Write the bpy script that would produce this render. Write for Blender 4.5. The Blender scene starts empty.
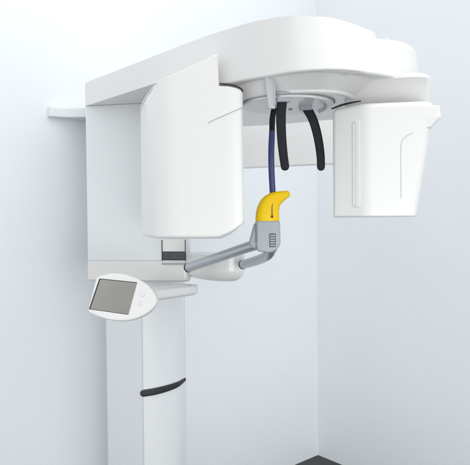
import bpy, bmesh, math
from mathutils import Vector, Matrix

sc = bpy.context.scene
COL = sc.collection
R = math.radians

# ------------------------------------------------------------------ materials
def material(name, color, rough=0.4, metal=0.0, coat=0.0, bump=0.0, bump_scale=200.0, vary=0.0, vary_scale=3.0,
             spec=0.5, rough_vary=0.0):
    m = bpy.data.materials.new(name)
    m.use_nodes = True
    nt = m.node_tree
    b = nt.nodes['Principled BSDF']
    b.inputs['Base Color'].default_value = (*color, 1)
    b.inputs['Roughness'].default_value = rough
    b.inputs['Metallic'].default_value = metal
    b.inputs['Coat Weight'].default_value = coat
    b.inputs['Coat Roughness'].default_value = 0.08
    b.inputs['Specular IOR Level'].default_value = spec
    tc = nt.nodes.new('ShaderNodeTexCoord')
    if vary:
        n = nt.nodes.new('ShaderNodeTexNoise')
        n.inputs['Scale'].default_value = vary_scale
        n.inputs['Detail'].default_value = 5
        nt.links.new(tc.outputs['Object'], n.inputs['Vector'])
        r = nt.nodes.new('ShaderNodeMapRange')
        r.inputs['From Min'].default_value = 0.3
        r.inputs['From Max'].default_value = 0.7
        r.inputs['To Min'].default_value = 1 - vary
        r.inputs['To Max'].default_value = 1 + vary * 0.3
        nt.links.new(n.outputs['Fac'], r.inputs['Value'])
        mx = nt.nodes.new('ShaderNodeMix')
        mx.data_type = 'RGBA'
        mx.blend_type = 'MULTIPLY'
        mx.inputs['Factor'].default_value = 1
        mx.inputs['A'].default_value = (*color, 1)
        nt.links.new(r.outputs['Result'], mx.inputs['B'])
        nt.links.new(mx.outputs['Result'], b.inputs['Base Color'])
    if rough_vary:
        n2 = nt.nodes.new('ShaderNodeTexNoise')
        n2.inputs['Scale'].default_value = 9
        n2.inputs['Detail'].default_value = 6
        nt.links.new(tc.outputs['Object'], n2.inputs['Vector'])
        r2 = nt.nodes.new('ShaderNodeMapRange')
        r2.inputs['From Min'].default_value = 0.3
        r2.inputs['From Max'].default_value = 0.7
        r2.inputs['To Min'].default_value = rough - rough_vary
        r2.inputs['To Max'].default_value = rough + rough_vary
        nt.links.new(n2.outputs['Fac'], r2.inputs['Value'])
        nt.links.new(r2.outputs['Result'], b.inputs['Roughness'])
    if bump:
        n3 = nt.nodes.new('ShaderNodeTexNoise')
        n3.inputs['Scale'].default_value = bump_scale
        n3.inputs['Detail'].default_value = 4
        nt.links.new(tc.outputs['Object'], n3.inputs['Vector'])
        bp = nt.nodes.new('ShaderNodeBump')
        bp.inputs['Strength'].default_value = bump
        bp.inputs['Distance'].default_value = 0.001
        nt.links.new(n3.outputs['Fac'], bp.inputs['Height'])
        nt.links.new(bp.outputs['Normal'], b.inputs['Normal'])
    return m

M_WHITE = material('white_plastic', (0.785, 0.785, 0.775), 0.26, coat=0.25, bump=0.04, bump_scale=400)
M_COVER = material('bright_white_plastic', (0.825, 0.825, 0.81), 0.24, coat=0.3, bump=0.03, bump_scale=400)
M_COOL = material('cool_white_painted_metal', (0.775, 0.80, 0.815), 0.38, bump=0.05, bump_scale=350)
M_PANEL = material('bright_white_panel', (0.91, 0.91, 0.90), 0.4, bump=0.03, bump_scale=300)
M_UNDER = material('pale_grey_plastic', (0.70, 0.71, 0.72), 0.32, coat=0.2, bump=0.04, bump_scale=300)
M_PLATE = material('slate_grey_plastic', (0.10, 0.11, 0.125), 0.5)
M_HANG = material('shaded_grey_plastic', (0.50, 0.51, 0.52), 0.4, bump=0.05, bump_scale=400)  # hanger grey, darkened to carry the shade under the arm
M_GREY = material('grey_plastic', (0.42, 0.44, 0.47), 0.4, bump=0.15, bump_scale=500)
M_SEAM = material('dark_grey_seam', (0.30, 0.31, 0.33), 0.6)  # plain dark grey for the disc's rim gap and screw
M_SEAML = material('fine_panel_seam', (0.60, 0.615, 0.635), 0.6)
M_BLACK = material('black_rubber', (0.012, 0.013, 0.016), 0.5, bump=0.1, bump_scale=600)
M_NAVY = material('dark_navy_padded_plastic', (0.004, 0.0045, 0.010), 0.5, spec=0.3, bump=0.15, bump_scale=400, rough_vary=0.08)
M_BLUE = material('royal_blue_plastic', (0.016, 0.028, 0.155), 0.36, bump=0.1, bump_scale=400)
M_YELLOW = material('yellow_plastic', (0.90, 0.60, 0.004), 0.34, spec=0.25, coat=0.0, bump=0.05, bump_scale=300, vary=0.04)
M_SILVER = material('silver_grey_tube', (0.52, 0.54, 0.57), 0.27, metal=0.7, bump=0.05, bump_scale=500, rough_vary=0.015)
M_HOLD = material('light_grey_plastic', (0.37, 0.395, 0.43), 0.38, bump=0.08, bump_scale=500)
M_SCREEN = material('switched_off_screen', (0.21, 0.21, 0.18), 0.07, coat=0.6, vary=0.06, vary_scale=6)
_b = M_SCREEN.node_tree.nodes['Principled BSDF']
_b.inputs['Coat Weight'].default_value = 1.0
_b.inputs['Coat IOR'].default_value = 2.2
_b.inputs['Coat Roughness'].default_value = 0.03
M_LCD = material('dark_readout_glass', (0.03, 0.033, 0.036), 0.15, coat=0.4)
M_SEG = material('dim_readout_segment', (0.16, 0.17, 0.18), 0.4)
M_BROWN = material('dark_red_hole', (0.16, 0.03, 0.012), 0.5)
M_CHARC = material('charcoal_grip_plastic', (0.018, 0.019, 0.024), 0.5, bump=0.2, bump_scale=500)
M_CHROME = material('satin_strip', (0.45, 0.46, 0.48), 0.3, metal=0.5)
M_WALL = material('painted_wall', (0.86, 0.893, 0.917), 0.55, bump=0.6, bump_scale=170, vary=0.025, vary_scale=1.6, spec=0.25)
M_FLOOR = material('dark_floor', (0.042, 0.045, 0.046), 0.55, bump=0.2, bump_scale=90, vary=0.2, vary_scale=14)

# ------------------------------------------------------------------ mesh helpers
def link(name, bm, mat, parent=None, sharp=35):
    bmesh.ops.remove_doubles(bm, verts=bm.verts, dist=1e-6)
    bmesh.ops.recalc_face_normals(bm, faces=bm.faces)
    me = bpy.data.meshes.new(name)
    bm.to_mesh(me)
    bm.free()
    for p in me.polygons:
        p.use_smooth = True
    me.set_sharp_from_angle(angle=R(sharp))
    me.materials.append(mat)
    o = bpy.data.objects.new(name, me)
    COL.objects.link(o)
    wn = o.modifiers.new('weighted_normal', 'WEIGHTED_NORMAL')
    wn.keep_sharp = True
    if parent:
        o.parent = parent
    return o

def catmull(pts, n=4, closed=True):
    pts = [Vector(p) for p in pts]
    out = []
    N = len(pts)
    rng = range(N) if closed else range(N - 1)
    for i in rng:
        if closed:
            p0, p1, p2, p3 = pts[i - 1], pts[i], pts[(i + 1) % N], pts[(i + 2) % N]
        else:
            p1, p2 = pts[i], pts[i + 1]
            p0 = pts[i - 1] if i else p1 * 2 - p2
            p3 = pts[i + 2] if i + 2 < N else p2 * 2 - p1
        for k in range(n):
            t = k / n
            out.append(0.5 * ((2 * p1) + (p2 - p0) * t + (2 * p0 - 5 * p1 + 4 * p2 - p3) * t * t
                              + (3 * p1 - p0 - 3 * p2 + p3) * t ** 3))
    if not closed:
        out.append(pts[-1])
    return out

def rnd(pts, rad, n=6):
    """closed polygon with rounded corners; rad is one number or one per corner"""
    pts = [Vector(p) for p in pts]
    N = len(pts)
    rad = [rad] * N if not isinstance(rad, (list, tuple)) else rad
    out = []
    for i, p in enumerate(pts):
        r = rad[i]
        if r <= 0:
            out.append(p.copy())
            continue
        a, b = pts[i - 1] - p, pts[(i + 1) % N] - p
        d = min(r, a.length * 0.48, b.length * 0.48)
        A, B = p + a.normalized() * d, p + b.normalized() * d
        for k in range(n + 1):
            t = k / n
            out.append(A * (1 - t) ** 2 + p * 2 * t * (1 - t) + B * t * t)
    return out

def inset_normals(plan):
    N = len(plan)
    area = sum(plan[i].x * plan[(i + 1) % N].y - plan[(i + 1) % N].x * plan[i].y for i in range(N))
    s = 1 if area > 0 else -1
    res = []
    for i in range(N):
        e1 = (plan[i] - plan[i - 1]).normalized()
        e2 = (plan[(i + 1) % N] - plan[i]).normalized()
        n1, n2 = Vector((-e1.y, e1.x)) * s, Vector((-e2.y, e2.x)) * s
        m = n1 + n2
        if m.length < 1e-6:
            m = n1
        m.normalize()
        c = max(0.5, m.dot(n1))
        res.append(m / c)
    return res

def shell(plan, zb, zt, rb=0.0, rt=0.0, plan_top=None, bm=None, xf=None, steps=5, fan=False):
    """solid between a bottom and a top outline with rounded lower and upper rims"""
    bm = bm or bmesh.new()
    B = [Vector(p) for p in plan]
    T = [Vector(p) for p in plan_top] if plan_top else B
    N = len(B)
    zb = list(zb) if isinstance(zb, (list, tuple)) else [zb] * N
    zt = list(zt) if isinstance(zt, (list, tuple)) else [zt] * N
    nb, nt_ = inset_normals(B), inset_normals(T)
    rings = []
    def ring(side, ins, dz):
        r = []
        for i in range(N):
            if side == 'b':
                p = B[i] + nb[i] * ins
                z = zb[i] + dz
            else:
                p = T[i] + nt_[i] * ins
                z = zt[i] - dz
            v = Vector((p.x, p.y, z))
            r.append(bm.verts.new(xf(v) if xf else v))
        rings.append(r)
    if rb > 0:
        for k in range(steps + 1):
            a = k / steps * math.pi / 2
            ring('b', rb * (1 - math.sin(a)), rb * (1 - math.cos(a)))
    else:
        ring('b', 0, 0)
    if rt > 0:
        for k in range(steps + 1):
            a = k / steps * math.pi / 2
            ring('t', rt * (1 - math.cos(a)), rt * (1 - math.sin(a)))
    else:
        ring('t', 0, 0)
    for a, b in zip(rings, rings[1:]):
        for i in range(N):
            j = (i + 1) % N
            bm.faces.new((a[i], a[j], b[j], b[i]))
    for r in (rings[0], rings[-1]):
        if fan:
            c = sum((v.co for v in r), Vector()) / N
            cv = bm.verts.new(c)
            for i in range(N):
                bm.faces.new((r[i], r[(i + 1) % N], cv))
        else:
            f = bm.faces.new(r)
            bmesh.ops.triangulate(bm, faces=[f])
    return bm

def spow(x, e):
    return math.copysign(abs(x) ** e, x)

def tube(pts, ra, rb=None, ref=None, n=16, bm=None, round_ends=False, sq=1.0):
    """tube along a path; ra/rb half widths (along ref and across it), one value or one per point"""
    bm = bm or bmesh.new()
    P = [Vector(p) for p in pts]
    K = len(P)
    ra = ra if isinstance(ra, (list, tuple)) else [ra] * K
    rb = ra if rb is None else (rb if isinstance(rb, (list, tuple)) else [rb] * K)
    if round_ends:
        P2, A2, B2 = [], [], []
        d0, d1 = (P[0] - P[1]).normalized(), (P[-1] - P[-2]).normalized()
        for k in range(1, 6):
            a = k / 6 * math.pi / 2
            P2.append(P[0] + d0 * ra[0] * math.cos(a)); A2.append(ra[0] * math.sin(a)); B2.append(rb[0] * math.sin(a))
        P2 += P; A2 += ra; B2 += rb
        for k in range(5, 0, -1):
            a = k / 6 * math.pi / 2
            P2.append(P[-1] + d1 * ra[-1] * math.cos(a)); A2.append(ra[-1] * math.sin(a)); B2.append(rb[-1] * math.sin(a))
        P, ra, rb = P2, A2, B2
        K = len(P)
    rings = []
    up = Vector(ref) if ref else None
    for i in range(K):
        t = (P[min(i + 1, K - 1)] - P[max(i - 1, 0)]).normalized()
        if up is None:
            up = Vector((0, 0, 1)) if abs(t.z) < 0.9 else Vector((1, 0, 0))
        u = (up - t * up.dot(t)).normalized()
        if not ref:
            up = u
        w = t.cross(u)
        rings.append([bm.verts.new(P[i] + u * ra[i] * spow(math.cos(2 * math.pi * k / n), sq) + w * rb[i] * spow(math.sin(2 * math.pi * k / n), sq))
                      for k in range(n)])
    for a, b in zip(rings, rings[1:]):
        for k in range(n):
            bm.faces.new((a[k], a[(k + 1) % n], b[(k + 1) % n], b[k]))
    bm.faces.new(rings[0])
    bm.faces.new(rings[-1])
    return bm

def frame(o, ex, ey):
    """maps local (x, y, z) into a plane at o spanned by ex, ey with z along its normal"""
    o, ex, ey = Vector(o), Vector(ex).normalized(), Vector(ey).normalized()
    n = ex.cross(ey)
    return lambda v: o + ex * v.x + ey * v.y + n * v.z

def circle(cx, cy, r, n=64):
    return [Vector((cx + r * math.cos(2 * math.pi * k / n), cy + r * math.sin(2 * math.pi * k / n))) for k in range(n)]

def rect(x0, y0, x1, y1):
    return [Vector((x0, y0)), Vector((x1, y0)), Vector((x1, y1)), Vector((x0, y1))]

# ------------------------------------------------------------------ the setting
WY, WX = 2.112, 2.417

def slab(name, x0, x1, y0, y1, z0, z1, mat):
    bm = shell(rect(x0, y0, x1, y1), z0, z1)
    o = link(name, bm, mat)
    o['kind'] = 'structure'
    return o

slab('floor', -1.0, WX + 0.1, -0.8, WY + 0.1, -0.06, 0.0, M_FLOOR)
slab('back_wall', -2.5, WX, WY, WY + 0.12, 0.0, 3.0, M_WALL)
slab('side_wall', WX, WX + 0.12, -1.5, WY + 0.12, 0.0, 3.0, M_WALL)

# ------------------------------------------------------------------ the machine
X = bpy.data.objects.new('dental_xray_machine', None)
COL.objects.link(X)
X['label'] = 'tall white dental panoramic x-ray machine with yellow chin rest, standing against the wall'
X['category'] = 'x-ray machine'

# --- lower column: rounded post with bowed front and a dark grip inlay
front = [(1.036, 1.716), (1.075, 1.700), (1.125, 1.696), (1.175, 1.702), (1.2265, 1.729)]
col_plan = rnd([(0.9985, 1.915)] + front + [(1.25, 1.93)], [0.008, 0.006, 0.03, 0.03, 0.03, 0.012, 0.01])
column = link('column', shell(col_plan, 0.0, 1.16), M_COOL, X)
base = rnd([(0.93, 2.06), (0.93, 1.80), (1.0, 1.66), (1.26, 1.66), (1.33, 1.80), (1.33, 2.06)], 0.05)
link('base_plate', shell(base, 0.0, 0.014, 0, 0.004), M_COOL, X)
fp = catmull([(1.0385, 1.7165), (1.075, 1.7002), (1.125, 1.6957), (1.175, 1.7017), (1.2265, 1.729)], 5, False)
for x, y in [(1.0357, 1.7152), (1.2285, 1.7292)]:
    link('seam', tube([(x, y, 0.02), (x, y, 1.15)], 0.0011, n=8), M_SEAML, column)
hz = [0.735 + 0.010 * (i / (len(fp) - 1)) for i in range(len(fp))]
grip_pts = [(p.x, p.y - 0.0022, z) for p, z in zip(fp, hz)]
ng = len(grip_pts)
link('grip', tube(grip_pts, [0.0125 - 0.0075 * (i / ng) ** 3 for i in range(ng)], 0.0026, ref=(0, 0, 1), n=20, round_ends=True, sq=0.6),
     M_CHARC, column)

# --- carriage: six-sided sliding housing above the post
def car_plan(g):
    pts = [(0.903 - g, 1.855 - g), (1.06 - g, 1.66 - g), (1.140, 1.570 - g), (1.21 + g, 1.66 - g), (1.347 + g, 1.855 - g),
           (1.30 + g, 1.955), (0.957 - g, 1.955)]
    return rnd(pts, [0.008, 0.05, 0.03, 0.05, 0.02, 0.01, 0.01], 8)
carriage = link('carriage', shell(car_plan(0), 1.2046, 1.7474, 0.0012, 0.001), M_COOL, X)
link('carriage_base', shell(car_plan(0.0015), 1.132, 1.2040, 0.008, 0.0012), M_WHITE, carriage)

# status readout on the slanting face of the carriage
d = Vector((1.133 - 1.0755, 1.578 - 1.643, 0)).normalized()
fr = frame((1.0755, 1.643, 1.203), d, (0, 0, 1))
W = 0.0855
readout = link('status_display', shell(rnd(rect(0, 0, W, 0.0745), 0.002, 3), -0.004, 0.004, 0, 0.001, xf=fr), M_COVER, carriage)
link('readout_window', shell(rect(0.003, 0.0035, W - 0.003, 0.034), 0.0042, 0.0056, xf=fr), M_LCD, readout)
for x0 in (0.0005, W - 0.003):
    link('bezel', shell(rect(x0, 0.001, x0 + 0.0025, 0.0738), 0.0042, 0.0062, xf=fr), M_CHARC, readout)
for x0, w in ((0.013, 0.012), (0.037, 0.008), (0.048, 0.008), (0.059, 0.008), (0.070, 0.008)):
    bm = shell(rect(x0, 0.011, x0 + 0.0015, 0.027), 0.0057, 0.0060, xf=fr)
    shell(rect(x0 + 0.0016, 0.0255, x0 + w, 0.027), 0.0057, 0.0060, xf=fr, bm=bm)
    shell(rect(x0 + 0.0016, 0.011, x0 + w, 0.0125), 0.0057, 0.0060, xf=fr, bm=bm)
    link('digit', bm, M_SEG, readout)
link('trim_strip', shell(rect(0.0, -0.012, W, -0.0055), -0.002, 0.004, xf=fr), M_CHROME, readout)

# --- wall bracket behind the carriage
br = rnd([(0.872, WY - 0.0005), (0.872, 2.090), (0.925, 2.082), (0.985, 2.030), (1.06, 1.93), (1.29, 1.93), (1.29, WY - 0.0005)], [0.0, 0.02, 0.03, 0.03, 0.0, 0.0, 0.0], 8)
link('wall_bracket', shell(br, 1.742, 1.784, 0.004, 0.010), M_COOL, X)

# --- overhead beam with its rounded head
pairs = [((.9155, 1.3298), (.9155, 1.3298)), ((.918, 1.25), (.918, 1.25)), ((.924, 1.16), (.928, 1.16)), ((.942, 1.035), (.957, 1.055)),
         ((.961, .984), (.975, .995)), ((.983, .94), (.993, .935)), ((1.023, .912), (1.025, .885)), ((1.068, .888), (1.067, .848)),
         ((1.133, .880), (1.12, .830)), ((1.19, .881), (1.18, .832)), ((1.235, .886), (1.235, .842)), ((1.267, .898), (1.275, .862)),
         ((1.29, .93), (1.315, .91)), ((1.30, 1.0), (1.335, 1.0)), ((1.32, 1.15), (1.338, 1.15)), ((1.34, 1.3298), (1.34, 1.3298))]
topo = catmull([p[0] for p in pairs], 5, False)
boto = catmull([p[1] for p in pairs], 5, False)
def beam_mesh():
    bm = bmesh.new()
    ZT, ZM, ZB = 1.829, 1.748, 1.696
    tail = [(1.346, 1.856), (1.298, 1.957), (0.956, 1.957), (0.903, 1.856)]
    ht = [bm.verts.new((p.x, p.y, ZT)) for p in topo]
    hb = [bm.verts.new((p.x, p.y, ZB)) for p in boto]
    tt = [bm.verts.new((x, y, ZT)) for x, y in tail]
    tb = [bm.verts.new((x, y, ZM)) for x, y in tail]
    m0 = bm.verts.new((topo[0].x, topo[0].y, ZM))
    m1 = bm.verts.new((topo[-1].x, topo[-1].y, ZM))
    n = len(ht)
    for i in range(n - 1):
        f = [ht[i], ht[i + 1], hb[i + 1], hb[i]]
        if i == 0:
            f = [ht[0], ht[1], hb[1], hb[0], m0]
        if i == n - 2:
            f = [ht[i], ht[i + 1], m1, hb[i + 1], hb[i]]
        bm.faces.new(f)
    T = [ht[-1]] + tt + [ht[0]]
    Bm = [m1] + tb + [m0]
    for i in range(len(T) - 1):
        bm.faces.new((T[i], T[i + 1], Bm[i + 1], Bm[i]))
    bm.faces.new(ht + tt)
    bm.faces.new(Bm)
    cap = bm.faces.new(hb)
    bm.faces.new((hb[0], hb[-1], m1, m0))
    bmesh.ops.recalc_face_normals(bm, faces=bm.faces)
    ed = [e for e in cap.edges if not (hb[0] in e.verts and hb[-1] in e.verts)]
    bmesh.ops.bevel(bm, geom=ed, offset=0.006, segments=4, profile=0.5, affect='EDGES')
    return bm
beam_bm = beam_mesh()
beam = link('overhead_beam', beam_bm, M_WHITE, X, sharp=40)

# --- rotating arm: lower plate, right-hand shoulder and rear skirt in one moulding
sh_b = catmull([(1.05, .93), (1.06, .868), (1.10, .8425), (1.155, .8250), (1.225, .8125), (1.296, .8115), (1.37, .835), (1.415, .875), (1.43, .95), (1.41, 1.1),
                (1.34, 1.2), (1.2, 1.15)], 6)
sh_t = catmull([(1.07, .97), (1.085, .945), (1.12, .915), (1.18, .868), (1.24, .828), (1.30, .817), (1.368, .837), (1.412, .877), (1.427, .95), (1.407, 1.1),
                (1.34, 1.2), (1.2, 1.15)], 6)
arm_bm = shell(sh_b, 1.6945, 1.803, 0.006, 0.026, plan_top=sh_t)
plate = catmull([(.985, 1.30), (.985, 1.12), (1.012, 1.0), (1.065, .935), (1.125, .905), (1.19, .915), (1.27, .94), (1.36, .955), (1.42, 1.02), (1.412, 1.14),
                 (1.285, 1.41), (1.15, 1.50), (1.03, 1.43)], 6)
plate_top = catmull([(.985, 1.30), (.975, 1.115), (.985, .995), (1.03, .905), (1.105, .858), (1.19, .852), (1.29, .862), (1.38, .90), (1.43, 1.0), (1.412, 1.14),
                     (1.285, 1.41), (1.15, 1.50), (1.03, 1.43)], 6)
shell(plate, 1.657, 1.6975, 0.008, 0.0, plan_top=plate_top, bm=arm_bm)
arm = link('rotating_arm', arm_bm, M_WHITE, X)

# side arm: pale panel reaching forward on the far side of the beam
K = 1.25
skd = Vector((1.394 - 1.265, 1.151 - 1.417)).normalized()
skn = Vector((-skd.y, skd.x))
s0 = Vector((1.265, 1.417)) * K - skd * 0.12
s1 = Vector((1.394, 1.151)) * K + skd * 0.07
side_bm = shell(rnd([s0, s1, s1 + skn * 0.05, s0 + skn * 0.05], 0.012, 4), 1.35 + .1685 * K, 1.755, 0.003, 0.008)
shell(rnd([(1.3465, 1.86), (s0.x + .03, s0.y - .05), (s0.x + .03, s0.y + .0), (1.3465, 1.93)], 0), 1.762, 1.815, 0.004, 0.004, bm=side_bm)
shell(rnd([s0 + skn * .008 + skd * .01, s0 + skn * .008 + skd * .07, s0 + skn * .042 + skd * .07, s0 + skn * .042 + skd * .01], 0.005, 3), 1.750, 1.766, bm=side_bm)
link('side_arm', side_bm, M_PANEL, X)
link('screw_cap', shell(circle(1.262, .866, 0.010, 24), 1.801, 1.813, 0, 0.003), M_UNDER, arm)
mk = frame((1.098, 0.872, 1.6935), (0.9, -0.35, 0), (0.35, 0.9, 0))
link('release_slot', shell(rnd(rect(-.011, -.004, .011, .004), 0.0035, 5), -0.0008, 0.004, xf=mk), M_BLACK, arm)
DC = (1.105, 1.065)
disc = link('rotation_disc', shell(circle(*DC, 0.1215, 72), 1.648, 1.658, 0.003, 0), M_UNDER, X)
ring = [(DC[0] + 0.1235 * math.cos(a), DC[1] + 0.1235 * math.sin(a), 1.6555) for a in [2 * math.pi * k / 72 for k in range(73)]]
link('rim_gap', tube(ring, 0.0016, n=8), M_SEAM, disc)
link('screw', shell(circle(1.135, 1.085, 0.006, 20), 1.6455, 1.6485, 0.001, 0), M_SEAM, disc)

# --- tube head: tall bowed cover on the left end of the arm
cov = [((0.888, 1.464), 1.682, 1.2990), ((0.860, 1.394), 1.696, 1.2970), ((0.840, 1.330), 1.7065, 1.2960), ((0.830, 1.282), 1.7145, 1.2960),
       ((0.836, 1.235), 1.722, 1.2970), ((0.8605, 1.193), 1.737, 1.2970), ((0.885, 1.155), 1.7525, 1.2970), ((0.9065, 1.1215), 1.770, 1.2975),
       ((0.9085, 1.1185), 1.686, 1.2980), ((0.923, 1.098), 1.683, 1.309), ((0.938, 1.0845), 1.678, 1.322), ((0.953, 1.081), 1.673, 1.332),
       ((0.966, 1.092), 1.669, 1.339), ((0.974, 1.12), 1.668, 1.342), ((0.985, 1.18), 1.668, 1.330), ((0.998, 1.27), 1.668, 1.315),
       ((1.015, 1.40), 1.668, 1.2990), ((1.005, 1.48), 1.668, 1.2990), ((0.955, 1.515), 1.68, 1.2990), ((0.925, 1.500), 1.672, 1.2990)]
def cover_curve():
    """plan smoothed between the points; the step in the top edge stays a step"""
    P = [Vector(c[0]) for c in cov]
    n = 10
    C2 = catmull(P, n)
    plan, zt, zb = [], [], []
    for i in range(len(P)):
        a, b = cov[i], cov[(i + 1) % len(P)]
        k_rng = range(1) if i == 7 else range(n)
        for k in k_rng:
            t = k / n
            plan.append(C2[i * n + k])
            zt.append(a[1] * (1 - t) + b[1] * t - (0.005 * ((t - .5) / .5) ** 3 if i == 6 and t > .5 else 0.005 if i == 7 else 0))
            zb.append(a[2] * (1 - t) + b[2] * t)
    return plan, zb, zt
cp, czb, czt = cover_curve()
head = link('tube_head', shell(cp, czb, czt, 0.010, 0.004, fan=True), M_COVER, X, sharp=50)
# black gasket in the gap under the beam, dark joint of the lid, grey tube painted as shading of a moulded contour
gk = catmull([(0.9105, 1.116, 1.690), (0.9225, 1.099, 1.6875), (0.9375, 1.0855, 1.6825), (0.9525, 1.082, 1.677), (0.965, 1.0925, 1.673), (0.973, 1.12, 1.671)], 5, False)
link('gasket', tube(gk, 0.0018, n=10), M_BLACK, head)
lid = catmull([(0.8875, 1.465, 1.662), (0.8725, 1.430, 1.676), (0.8590, 1.394, 1.6855), (0.8485, 1.361, 1.693), (0.8390, 1.330, 1.699), (0.8292, 1.282, 1.7105)], 5, False)
link('lid_joint', tube(lid, 0.0008, n=8), M_SEAML, head)
low = catmull([(0.898, 1.1335, 1.3020), (0.9075, 1.1187, 1.3035), (0.9222, 1.0974, 1.3135), (0.9375, 1.0837, 1.3255), (0.953, 1.0802, 1.3355), (0.9665, 1.0915, 1.3425)], 5, False)
link('lower_joint', tube(low, 0.0007, n=8), M_SEAML, head)
crease_shade = catmull([(0.892, 1.1425, 1.594), (0.900, 1.1300, 1.600), (0.9082, 1.1172, 1.6055), (0.9225, 1.0970, 1.6145), (0.9375, 1.0836, 1.623), (0.953, 1.0800, 1.6295), (0.9665, 1.0914, 1.634)], 5, False)
link('crease_shade', tube(crease_shade, 0.0012, n=8), M_SEAML, head)

# --- sensor head hanging from the right end of the arm
O = Vector((1.158, 0.851))
u, v = Vector((0.645, -0.764)), Vector((0.764, 0.645))
def sw(s, w):
    return O + u * s + v * w
mount = catmull([sw(-.045, .115), sw(-.02, .108), sw(.03, .104), sw(.08, .100), sw(.125, .092), sw(.155, .084), sw(.168, .100), sw(.166, .14),
                 sw(.1, .18), sw(0, .18)], 6)
mount_top = catmull([sw(-.06, .085), sw(-.03, .050), sw(.03, .032), sw(.08, .024), sw(.125, .024), sw(.152, .038), sw(.167, .075), sw(.166, .13),
                     sw(.1, .18), sw(0, .18)], 6)
link('sensor_mount', shell(mount, 1.634, 1.708, 0.003, 0.014, plan_top=mount_top), M_WHITE, X)
def sens(e):
    return rnd([sw(-.081, .051), sw(0, 0), sw(.125 + e, 0), sw(.125 + e, .12), sw(-.07, .15)], [0.012, 0.014, 0.04, 0.03, 0.02], 8)
sensor = link('sensor_head', shell(sens(0), 1.349, 1.632, 0.006, 0.016, plan_top=sens(0.042)), M_WHITE, X)
fl = rnd([sw(.10, .001), sw(.1805, .004), sw(.1805, .10), sw(.10, .10)], 0.012, 5)
fl_b = rnd([sw(.10, .006), sw(.160, .006), sw(.160, .10), sw(.10, .10)], 0.012, 5)
fbm = shell(fl_b, 1.566, 1.590, 0.003, 0.0, plan_top=fl)
shell(fl, 1.590, 1.620, 0.0, 0.005, plan_top=rnd([sw(.10, .001), sw(.177, .003), sw(.177, .10), sw(.10, .10)], 0.012, 5), bm=fbm)
link('flange', fbm, M_WHITE, sensor)
gs = [Vector((*sw(-.083, .052), 1.629)), Vector((*sw(-.06, .036), 1.634)), Vector((*sw(-.035, .020), 1.6365)), Vector((*sw(-.012, .006), 1.637))]
link('gasket', tube(catmull(gs, 5, False), [0.0012 + 0.0016 * math.sin(math.pi * (0.15 + 0.8 * k / 15)) for k in range(16)], n=10), M_BLACK, sensor)
# slit cover on the inner (left) face
L, Fc = sw(-.081, .051), sw(0, 0)
fd = (Fc - L).normalized()
fr2 = frame((*L, 1.36), (*fd, 0), (0, 0, 1))
wl = (Fc - L).length
slit = link('slit_cover', shell(rnd(rect(wl * .60, 0.014, wl * .83, 0.232), 0.011, 6), -0.002, 0.0022, 0, 0.0015, xf=fr2), M_WHITE, sensor)
ol = [(p.x, p.y) for p in rnd(rect(wl * .63, 0.018, wl * .72, 0.226), 0.007, 6)]
link('slit', tube([fr2(Vector((x, y, 0.0024))) for x, y in ol + ol[:1]], 0.0009, n=8), M_SEAML, slit)
# moulded relief line on the front face
def face(s, z):
    return (*(O + u * s - v * 0.0003), z)
rl = catmull([face(.0835, 1.395), face(.0835, 1.45), face(.0835, 1.515), face(.0865, 1.535), face(.096, 1.546), face(.112, 1.555)], 5, False)
link('relief_line', tube(rl, 0.0010, n=8), M_SEAML, sensor)

# --- temple supports: two curved dark pads on grey clamps, and the central rod
ref = (0.76, -0.65, 0)
def toward(p, k):
    return (p[0] * k, p[1] * k, 1.35 + (p[2] - 1.35) * k)
b1 = catmull([toward(p, .968) for p in [(1.0510, 1.0335, 1.659), (1.0471, 1.035, 1.615), (1.0469, 1.0334, 1.5633), (1.0488, 1.0303, 1.5194), (1.0518, 1.0264, 1.482)]], 6, False)
t1 = link('temple_support', tube(b1, [0.0128 - 0.0022 * i / 24 for i in range(25)], 0.0045, ref=ref, n=28, round_ends=True, sq=0.5), M_NAVY, X)
b2 = catmull([toward(p, .968) for p in [(1.1700, 1.064, 1.660), (1.1856, 1.0482, 1.6186), (1.1949, 1.0385, 1.5688), (1.1991, 1.0334, 1.5218), (1.1993, 1.032, 1.489)]], 6, False)
t2 = link('temple_support', tube(b2, [0.0126 - 0.0022 * i / 24 for i in range(25)], 0.0045, ref=ref, n=28, round_ends=True, sq=0.5), M_NAVY, X)
def clamp(c, w, h, dpt, ang, parent):
    f = frame(c, (math.cos(ang), math.sin(ang), 0), (-math.sin(ang), math.cos(ang), 0))
    bm = shell(rnd(rect(-w / 2, -dpt / 2, w / 2, dpt / 2), 0.005, 4), -h / 2, h / 2, 0.003, 0.003, xf=f)
    return link('clamp', bm, M_HOLD, parent)
clamp((1.0185, 0.9975, 1.6505), 0.036, 0.026, 0.020, -0.7, t1)
c2 = clamp((1.131, 1.026, 1.648), 0.034, 0.026, 0.022, -0.9, t2)
link('clamp_finger', tube(catmull([(1.140, 1.018, 1.652), (1.166, 0.996, 1.655), (1.172, 0.994, 1.642), (1.158, 1.004, 1.632)], 5, False), 0.005, 0.004), M_HOLD, t2)
rod_pts = catmull([toward(p, k) for k, p in zip((.972, .972, .974, .978, .985, .994, 1.006), [(1.1115, 1.1241, 1.655), (1.1090, 1.1261, 1.640), (1.1068, 1.1281, 1.6213), (1.1059, 1.1286, 1.5852), (1.1033, 1.1292, 1.538), (1.1024, 1.128, 1.4824), (1.1039, 1.1243, 1.40)])], 6, False)
cut = 17
rod = link('head_positioner', tube(rod_pts[:cut + 1], 0.0077, 0.0048, ref=ref, n=24, sq=0.6), M_NAVY, X)
link('sleeve', tube(rod_pts[cut:], [0.0080] * 3 + [0.0084] * (len(rod_pts) - cut - 3), 0.0055, ref=ref, n=24, sq=0.65), M_BLUE, rod)
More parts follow.
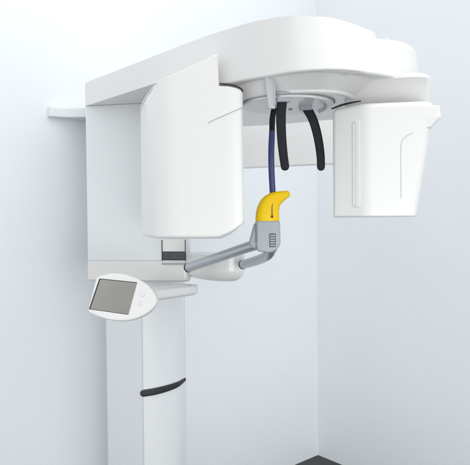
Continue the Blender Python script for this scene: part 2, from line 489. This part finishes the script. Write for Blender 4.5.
hang = shell(rnd(rect(-0.008, -0.0045, 0.0085, 0.0045), 0.002, 3), 1.620, 1.699, xf=frame((0.987, 1.008, 0), (0.76, -0.65, 0), (0.65, 0.76, 0)),
             plan_top=rnd(rect(-0.017, -0.0045, 0.0085, 0.0045), 0.002, 3))
shell(rnd(rect(0.0060, -0.0075, 0.0090, -0.0045), 0.0008, 3), 1.628, 1.699, xf=frame((0.987, 1.008, 0), (0.76, -0.65, 0), (0.65, 0.76, 0)), bm=hang)
link('hanger', hang, M_HANG, rod)

# --- support shelf under the carriage, handle tubes, chin rest
shelf_plan = catmull([(1.150, 1.62), (1.118, 1.52), (1.122, 1.44), (1.150, 1.388), (1.195, 1.366), (1.232, 1.390), (1.250, 1.45), (1.250, 1.55), (1.235, 1.62)], 6)
shelf = link('support_shelf', shell(shelf_plan, 1.143, 1.230, 0.042, 0.006, steps=10), M_WHITE, X)
lb = [Vector(p) for p in [(1.0547, 1.4621, 1.1930), (1.0585, 1.3500, 1.2230), (1.0640, 1.180, 1.2690), (1.0700, 1.140, 1.2790)]]
hb1 = link('handle_bar', tube(lb, 0.0150, n=24), M_SILVER, X)
link('end_collar', tube([lb[0] + (lb[0] - lb[1]).normalized() * 0.002, lb[0] + (lb[1] - lb[0]).normalized() * 0.0035], 0.0156, n=24), M_CHARC, hb1)
rb_ = catmull([(1.1748, 1.3333, 1.2033), (1.1429, 1.2295, 1.2246), (1.1103, 1.1527, 1.2444), (1.0950, 1.1205, 1.2660)], 6, False)
hb2 = link('handle_bar', tube(rb_, 0.0145, n=24), M_SILVER, X)
d0 = (rb_[1] - rb_[0]).normalized()
link('end_collar', tube([rb_[0] - d0 * 0.002, rb_[0] + d0 * 0.0035], 0.0152, n=24), M_CHARC, hb2)

PC, EX = (1.0778, 1.118, 1.3382), (0.7828, -0.6222, 0)
fc = frame(PC, EX, (0, 0, 1))
hold = [(-0.033, 0.003), (0.033, 0.003), (0.0345, -0.066), (0.0104, -0.086), (-0.0320, -0.080)]
hbm = shell(rnd(hold, [0.007, 0.007, 0.014, 0.014, 0.010], 6), -0.050, 0.006, 0.003, 0.005, xf=fc)
wing = [(-0.030, -0.004), (-0.030, -0.076), (-0.044, -0.071), (-0.0515, -0.060), (-0.036, -0.004)]
shell(rnd(wing, 0.003, 4), -0.046, -0.006, 0.003, 0.004, xf=fc, bm=hbm)
chin_base = link('chin_rest_base', hbm, M_HOLD, X)
lab = link('scale_plate', shell(rnd(rect(0.0025, -0.069, 0.0205, -0.031), 0.002, 3), 0.0055, 0.0068, xf=fc), M_PLATE, chin_base)
for k in range(5):
    y = -0.0655 + k * 0.0068
    link('scale_mark', shell(rect(0.005, y, 0.0185, y + 0.0032), 0.0069, 0.0076, xf=fc), M_GREY if k % 2 else M_HOLD, lab)
# chin cup: a hook lofted through paired edge points, thick at the foot and rounded at the tip
cl = [(-.033, -.001), (-.0326, .014), (-.0308, .0290), (-.0240, .0500), (-.0133, .0659), (.0015, .0770), (.0171, .0832), (.0364, .0852), (.0530, .0862)]
cr_ = [(.0335, -.001), (.0333, .012), (.0330, .0230), (.0334, .0340), (.0350, .0420), (.0385, .0485), (.0440, .0548), (.0510, .0610), (.0580, .0670)]
dep = [.0245, .0243, .0240, .0228, .0210, .0188, .0164, .0136, .0112]
n4 = 5
CL, CR = catmull(cl, n4, False), catmull(cr_, n4, False)
DP = [p.x for p in catmull([(d, 0) for d in dep], n4, False)]
def cup_mesh():
    bm = bmesh.new()
    rings = []
    secs = [((a + b) / 2, (b - a) / 2, d_) for a, b, d_ in zip(CL, CR, DP)]
    c, h, d_ = secs[-1]
    adv = Vector((-h.y, h.x)).normalized()
    for k in range(1, 7):
        q = k / 6 * math.pi / 2
        secs.append((c + adv * h.length * math.sin(q) * 0.85, h * max(0.03, math.cos(q)), d_ * max(0.03, math.cos(q))))
    for c, h, d_ in secs:
        rr_ = []
        for k in range(28):
            t = 2 * math.pi * k / 28
            p = c + h * spow(math.cos(t), 0.72)
            rr_.append(bm.verts.new(fc(Vector((p.x, p.y, -0.0215 + d_ * spow(math.sin(t), 0.72))))))
        rings.append(rr_)
    for a_, b_ in zip(rings, rings[1:]):
        for k in range(28):
            bm.faces.new((a_[k], a_[(k + 1) % 28], b_[(k + 1) % 28], b_[k]))
    bm.faces.new(rings[0])
    bm.faces.new(rings[-1])
    return bm
cupo = link('chin_cup', cup_mesh(), M_YELLOW, X, sharp=60)
sl = catmull([(0.0165, 0.0600, -0.0040), (0.0130, 0.050, -0.0010), (0.0112, 0.038, 0.0010), (0.0110, 0.022, 0.0024)], 5, False)
link('slot', tube([fc(p) for p in sl], [0.0016 + 0.0012 * k / 15 for k in range(16)], 0.0009, ref=EX, n=10, round_ends=True),
     material('ochre_slot', (0.36, 0.22, 0.01), 0.45), cupo)
link('hole_disc', shell(circle(0.0110, 0.0150, 0.0040, 20), 0.0005, 0.0036, 0, 0.001, xf=fc), M_BROWN, cupo)  # dark red disc added in place of the cup's hole

# --- control panel on its arm
P0, DX, DY = (0.8036, 1.4379, 1.1235), (0.6543, -0.7562, 0.), (0.1786, 0.1545, 0.9717)
fd_ = frame(P0, DX, DY)
outl = [(-.0992, -.040), (-.0825, .0512), (-.0757, .0615), (-.0595, .0689), (-.0323, .0714), (.0042, .0679), (.041, .0565), (.0718, .0395),
        (.0938, .0182), (.1031, -.0016), (.1003, -.0186), (.0853, -.0371), (.0627, -.0515), (.034, -.0618), (-.0012, -.0659), (-.0403, -.0618), (-.074, -.0524)]
oc = catmull([(-.0595, .0665)] + outl[4:], 5, False)
oc = [Vector(p) for p in [(-.074, -.0524)]][:0] + oc + rnd([Vector((-.0985, -.0435)), Vector((-.0815, .0590))], 0)
oc = oc[:-2] + catmull([(-.0850, -.0480), (-.0950, -.0425), (-.0980, -.034), (-.0950, -.015), (-.0875, .025), (-.0835, .0460), (-.0795, .0570), (-.0715, .0635)], 4, False)
panel = link('control_panel', shell([p * 1.0 for p in oc], -0.026, 0.004, 0.010, 0.005, xf=fd_, steps=6), M_WHITE, X)
rimp = [p * 0.955 + Vector((0.0, 0.001)) for p in oc]
scr = [(-.0673, .0528), (.0433, .043), (.024, -.046), (-.0907, -.0327)]
link('screen_bezel', shell(rnd([(x * 1.035 - .0012, y * 1.04 + .0004) for x, y in scr], 0.002, 3), 0.0035, 0.0046, xf=fd_), M_CHARC, panel)
link('screen', shell(scr, 0.0040, 0.0052, xf=fd_), M_SCREEN, panel)
for bx, by in ((0.0616, 0.0122), (0.056, -0.0149)):
    b = link('button', shell(circle(bx, by, 0.0085, 28), 0.0035, 0.0048, 0, 0.0008, xf=fd_), M_WHITE, panel)
    cr = [fd_(Vector((bx + 0.0075 * math.cos(2 * math.pi * k / 28), by + 0.0075 * math.sin(2 * math.pi * k / 28), 0.0049))) for k in range(29)]
    bm = tube(cr, 0.00035, n=6)
    if by > 0:
        tube([fd_(Vector((bx - .003, by + .003, .0049))), fd_(Vector((bx + .003, by - .003, .0049)))], 0.00045, n=6, bm=bm)
    else:
        tube([fd_(Vector((bx, by - .0035, .0049))), fd_(Vector((bx, by + .0035, .0049)))], 0.00045, n=6, bm=bm)
        tube([fd_(Vector((bx - .0035, by, .0049))), fd_(Vector((bx + .0035, by, .0049)))], 0.00045, n=6, bm=bm)
    link('button_mark', bm, M_SEAML, b)
ad = Vector((1.096 - 0.90, 1.507 - 1.47)).normalized()
an = Vector((-ad.y, ad.x))
A0, A1 = Vector((0.88, 1.475)), Vector((1.092, 1.515))
pa = [A0 - an * .025, A1 - an * .035, A1 + ad * .022 - an * .028, A1 + ad * .030, A1 + ad * .024 + an * .03, A1 + an * .05, A0 + an * .03]
link('panel_arm', shell(rnd(pa, [0, .02, .02, .02, .02, .02, 0], 5), 1.098, 1.131, 0.014, 0.006), M_WHITE, X)

# ------------------------------------------------------------------ camera
YAW, PIT, ROLL = R(40.6), math.atan(14.5 / 565), R(0.5)
fw = Vector((math.sin(YAW) * math.cos(PIT), math.cos(YAW) * math.cos(PIT), -math.sin(PIT)))
r0 = Vector((math.cos(YAW), -math.sin(YAW), 0))
u0 = r0.cross(fw)
rr = r0 * math.cos(ROLL) - u0 * math.sin(ROLL)
uu = u0 * math.cos(ROLL) + r0 * math.sin(ROLL)
cam = bpy.data.cameras.new('camera')
co = bpy.data.objects.new('camera', cam)
COL.objects.link(co)
mw = Matrix((rr, uu, -fw)).transposed().to_4x4()
mw.translation = Vector((0, 0, 1.35))
co.matrix_world = mw
cam.sensor_fit = 'HORIZONTAL'
cam.sensor_width = 36
cam.lens = 565 / 470 * 36
cam.clip_start = 0.05
cam.clip_end = 100
sc.camera = co

# ------------------------------------------------------------------ light
w = bpy.data.worlds.new('World')
sc.world = w
w.use_nodes = True
bg = w.node_tree.nodes['Background']
bg.inputs['Color'].default_value = (0.965, 0.98, 1.0, 1)
bg.inputs['Strength'].default_value = 1.09

nt = w.node_tree
tc = nt.nodes.new('ShaderNodeTexCoord')
nz = nt.nodes.new('ShaderNodeTexNoise')
nz.inputs['Scale'].default_value = 1.9
nz.inputs['Detail'].default_value = 5
nz.inputs['Roughness'].default_value = 0.72
nt.links.new(tc.outputs['Generated'], nz.inputs['Vector'])
mr = nt.nodes.new('ShaderNodeMapRange')
mr.inputs['From Min'].default_value = 0.35
mr.inputs['From Max'].default_value = 0.65
mr.inputs['To Min'].default_value = 0.62
mr.inputs['To Max'].default_value = 1.40
nt.links.new(nz.outputs['Fac'], mr.inputs['Value'])
ml = nt.nodes.new('ShaderNodeMath')
ml.operation = 'MULTIPLY'
ml.inputs[1].default_value = bg.inputs['Strength'].default_value
sx = nt.nodes.new('ShaderNodeVectorMath')
sx.operation = 'DOT_PRODUCT'
sx.inputs[1].default_value = (0.24, -0.20, 0.06)
nt.links.new(tc.outputs['Generated'], sx.inputs[0])
ad1 = nt.nodes.new('ShaderNodeMath')
ad1.inputs[1].default_value = 1.0
nt.links.new(sx.outputs['Value'], ad1.inputs[0])
mm = nt.nodes.new('ShaderNodeMath')
mm.operation = 'MULTIPLY'
nt.links.new(mr.outputs['Result'], mm.inputs[0])
nt.links.new(ad1.outputs[0], mm.inputs[1])
nt.links.new(mm.outputs[0], ml.inputs[0])
nt.links.new(ml.outputs[0], bg.inputs['Strength'])

def area(name, loc, target, size, power, color=(1, 1, 1), size_y=None, spread=180):
    l = bpy.data.lights.new(name, 'AREA')
    l.energy = power
    l.color = color
    l.size = size
    if size_y:
        l.shape = 'RECTANGLE'
        l.size_y = size_y
    l.spread = R(spread)
    o = bpy.data.objects.new(name, l)
    COL.objects.link(o)
    o.location = loc
    o.rotation_euler = (Vector(target) - Vector(loc)).to_track_quat('-Z', 'Y').to_euler()
    return o

area('ceiling_lamp', (1.2, 0.3, 3.2), (1.05, 0.9, 1.2), 1.4, 6, (1.0, 0.96, 0.90))
area('front_fill', (0.25, -0.55, 1.5), (1.25, 1.1, 1.45), 0.9, 1.2, (1.0, 0.985, 0.96))  # added fill beside the camera, brightening the far panel and walls
area('low_fill', (0.35, -0.5, 0.75), (2.3, 2.0, 0.55), 0.8, 2.6, (1.0, 1.0, 1.0), spread=75)  # added fill aimed at the corner to lift the lower walls
area('wall_lamp', (0.55, 1.45, 3.1), (0.75, 2.11, 2.15), 0.6, 0.25, (1.0, 0.95, 0.88), spread=110)

vs = sc.view_settings
vs.view_transform = 'Standard'
vs.look = 'None'
vs.exposure = 0.12
vs.gamma = 1.0
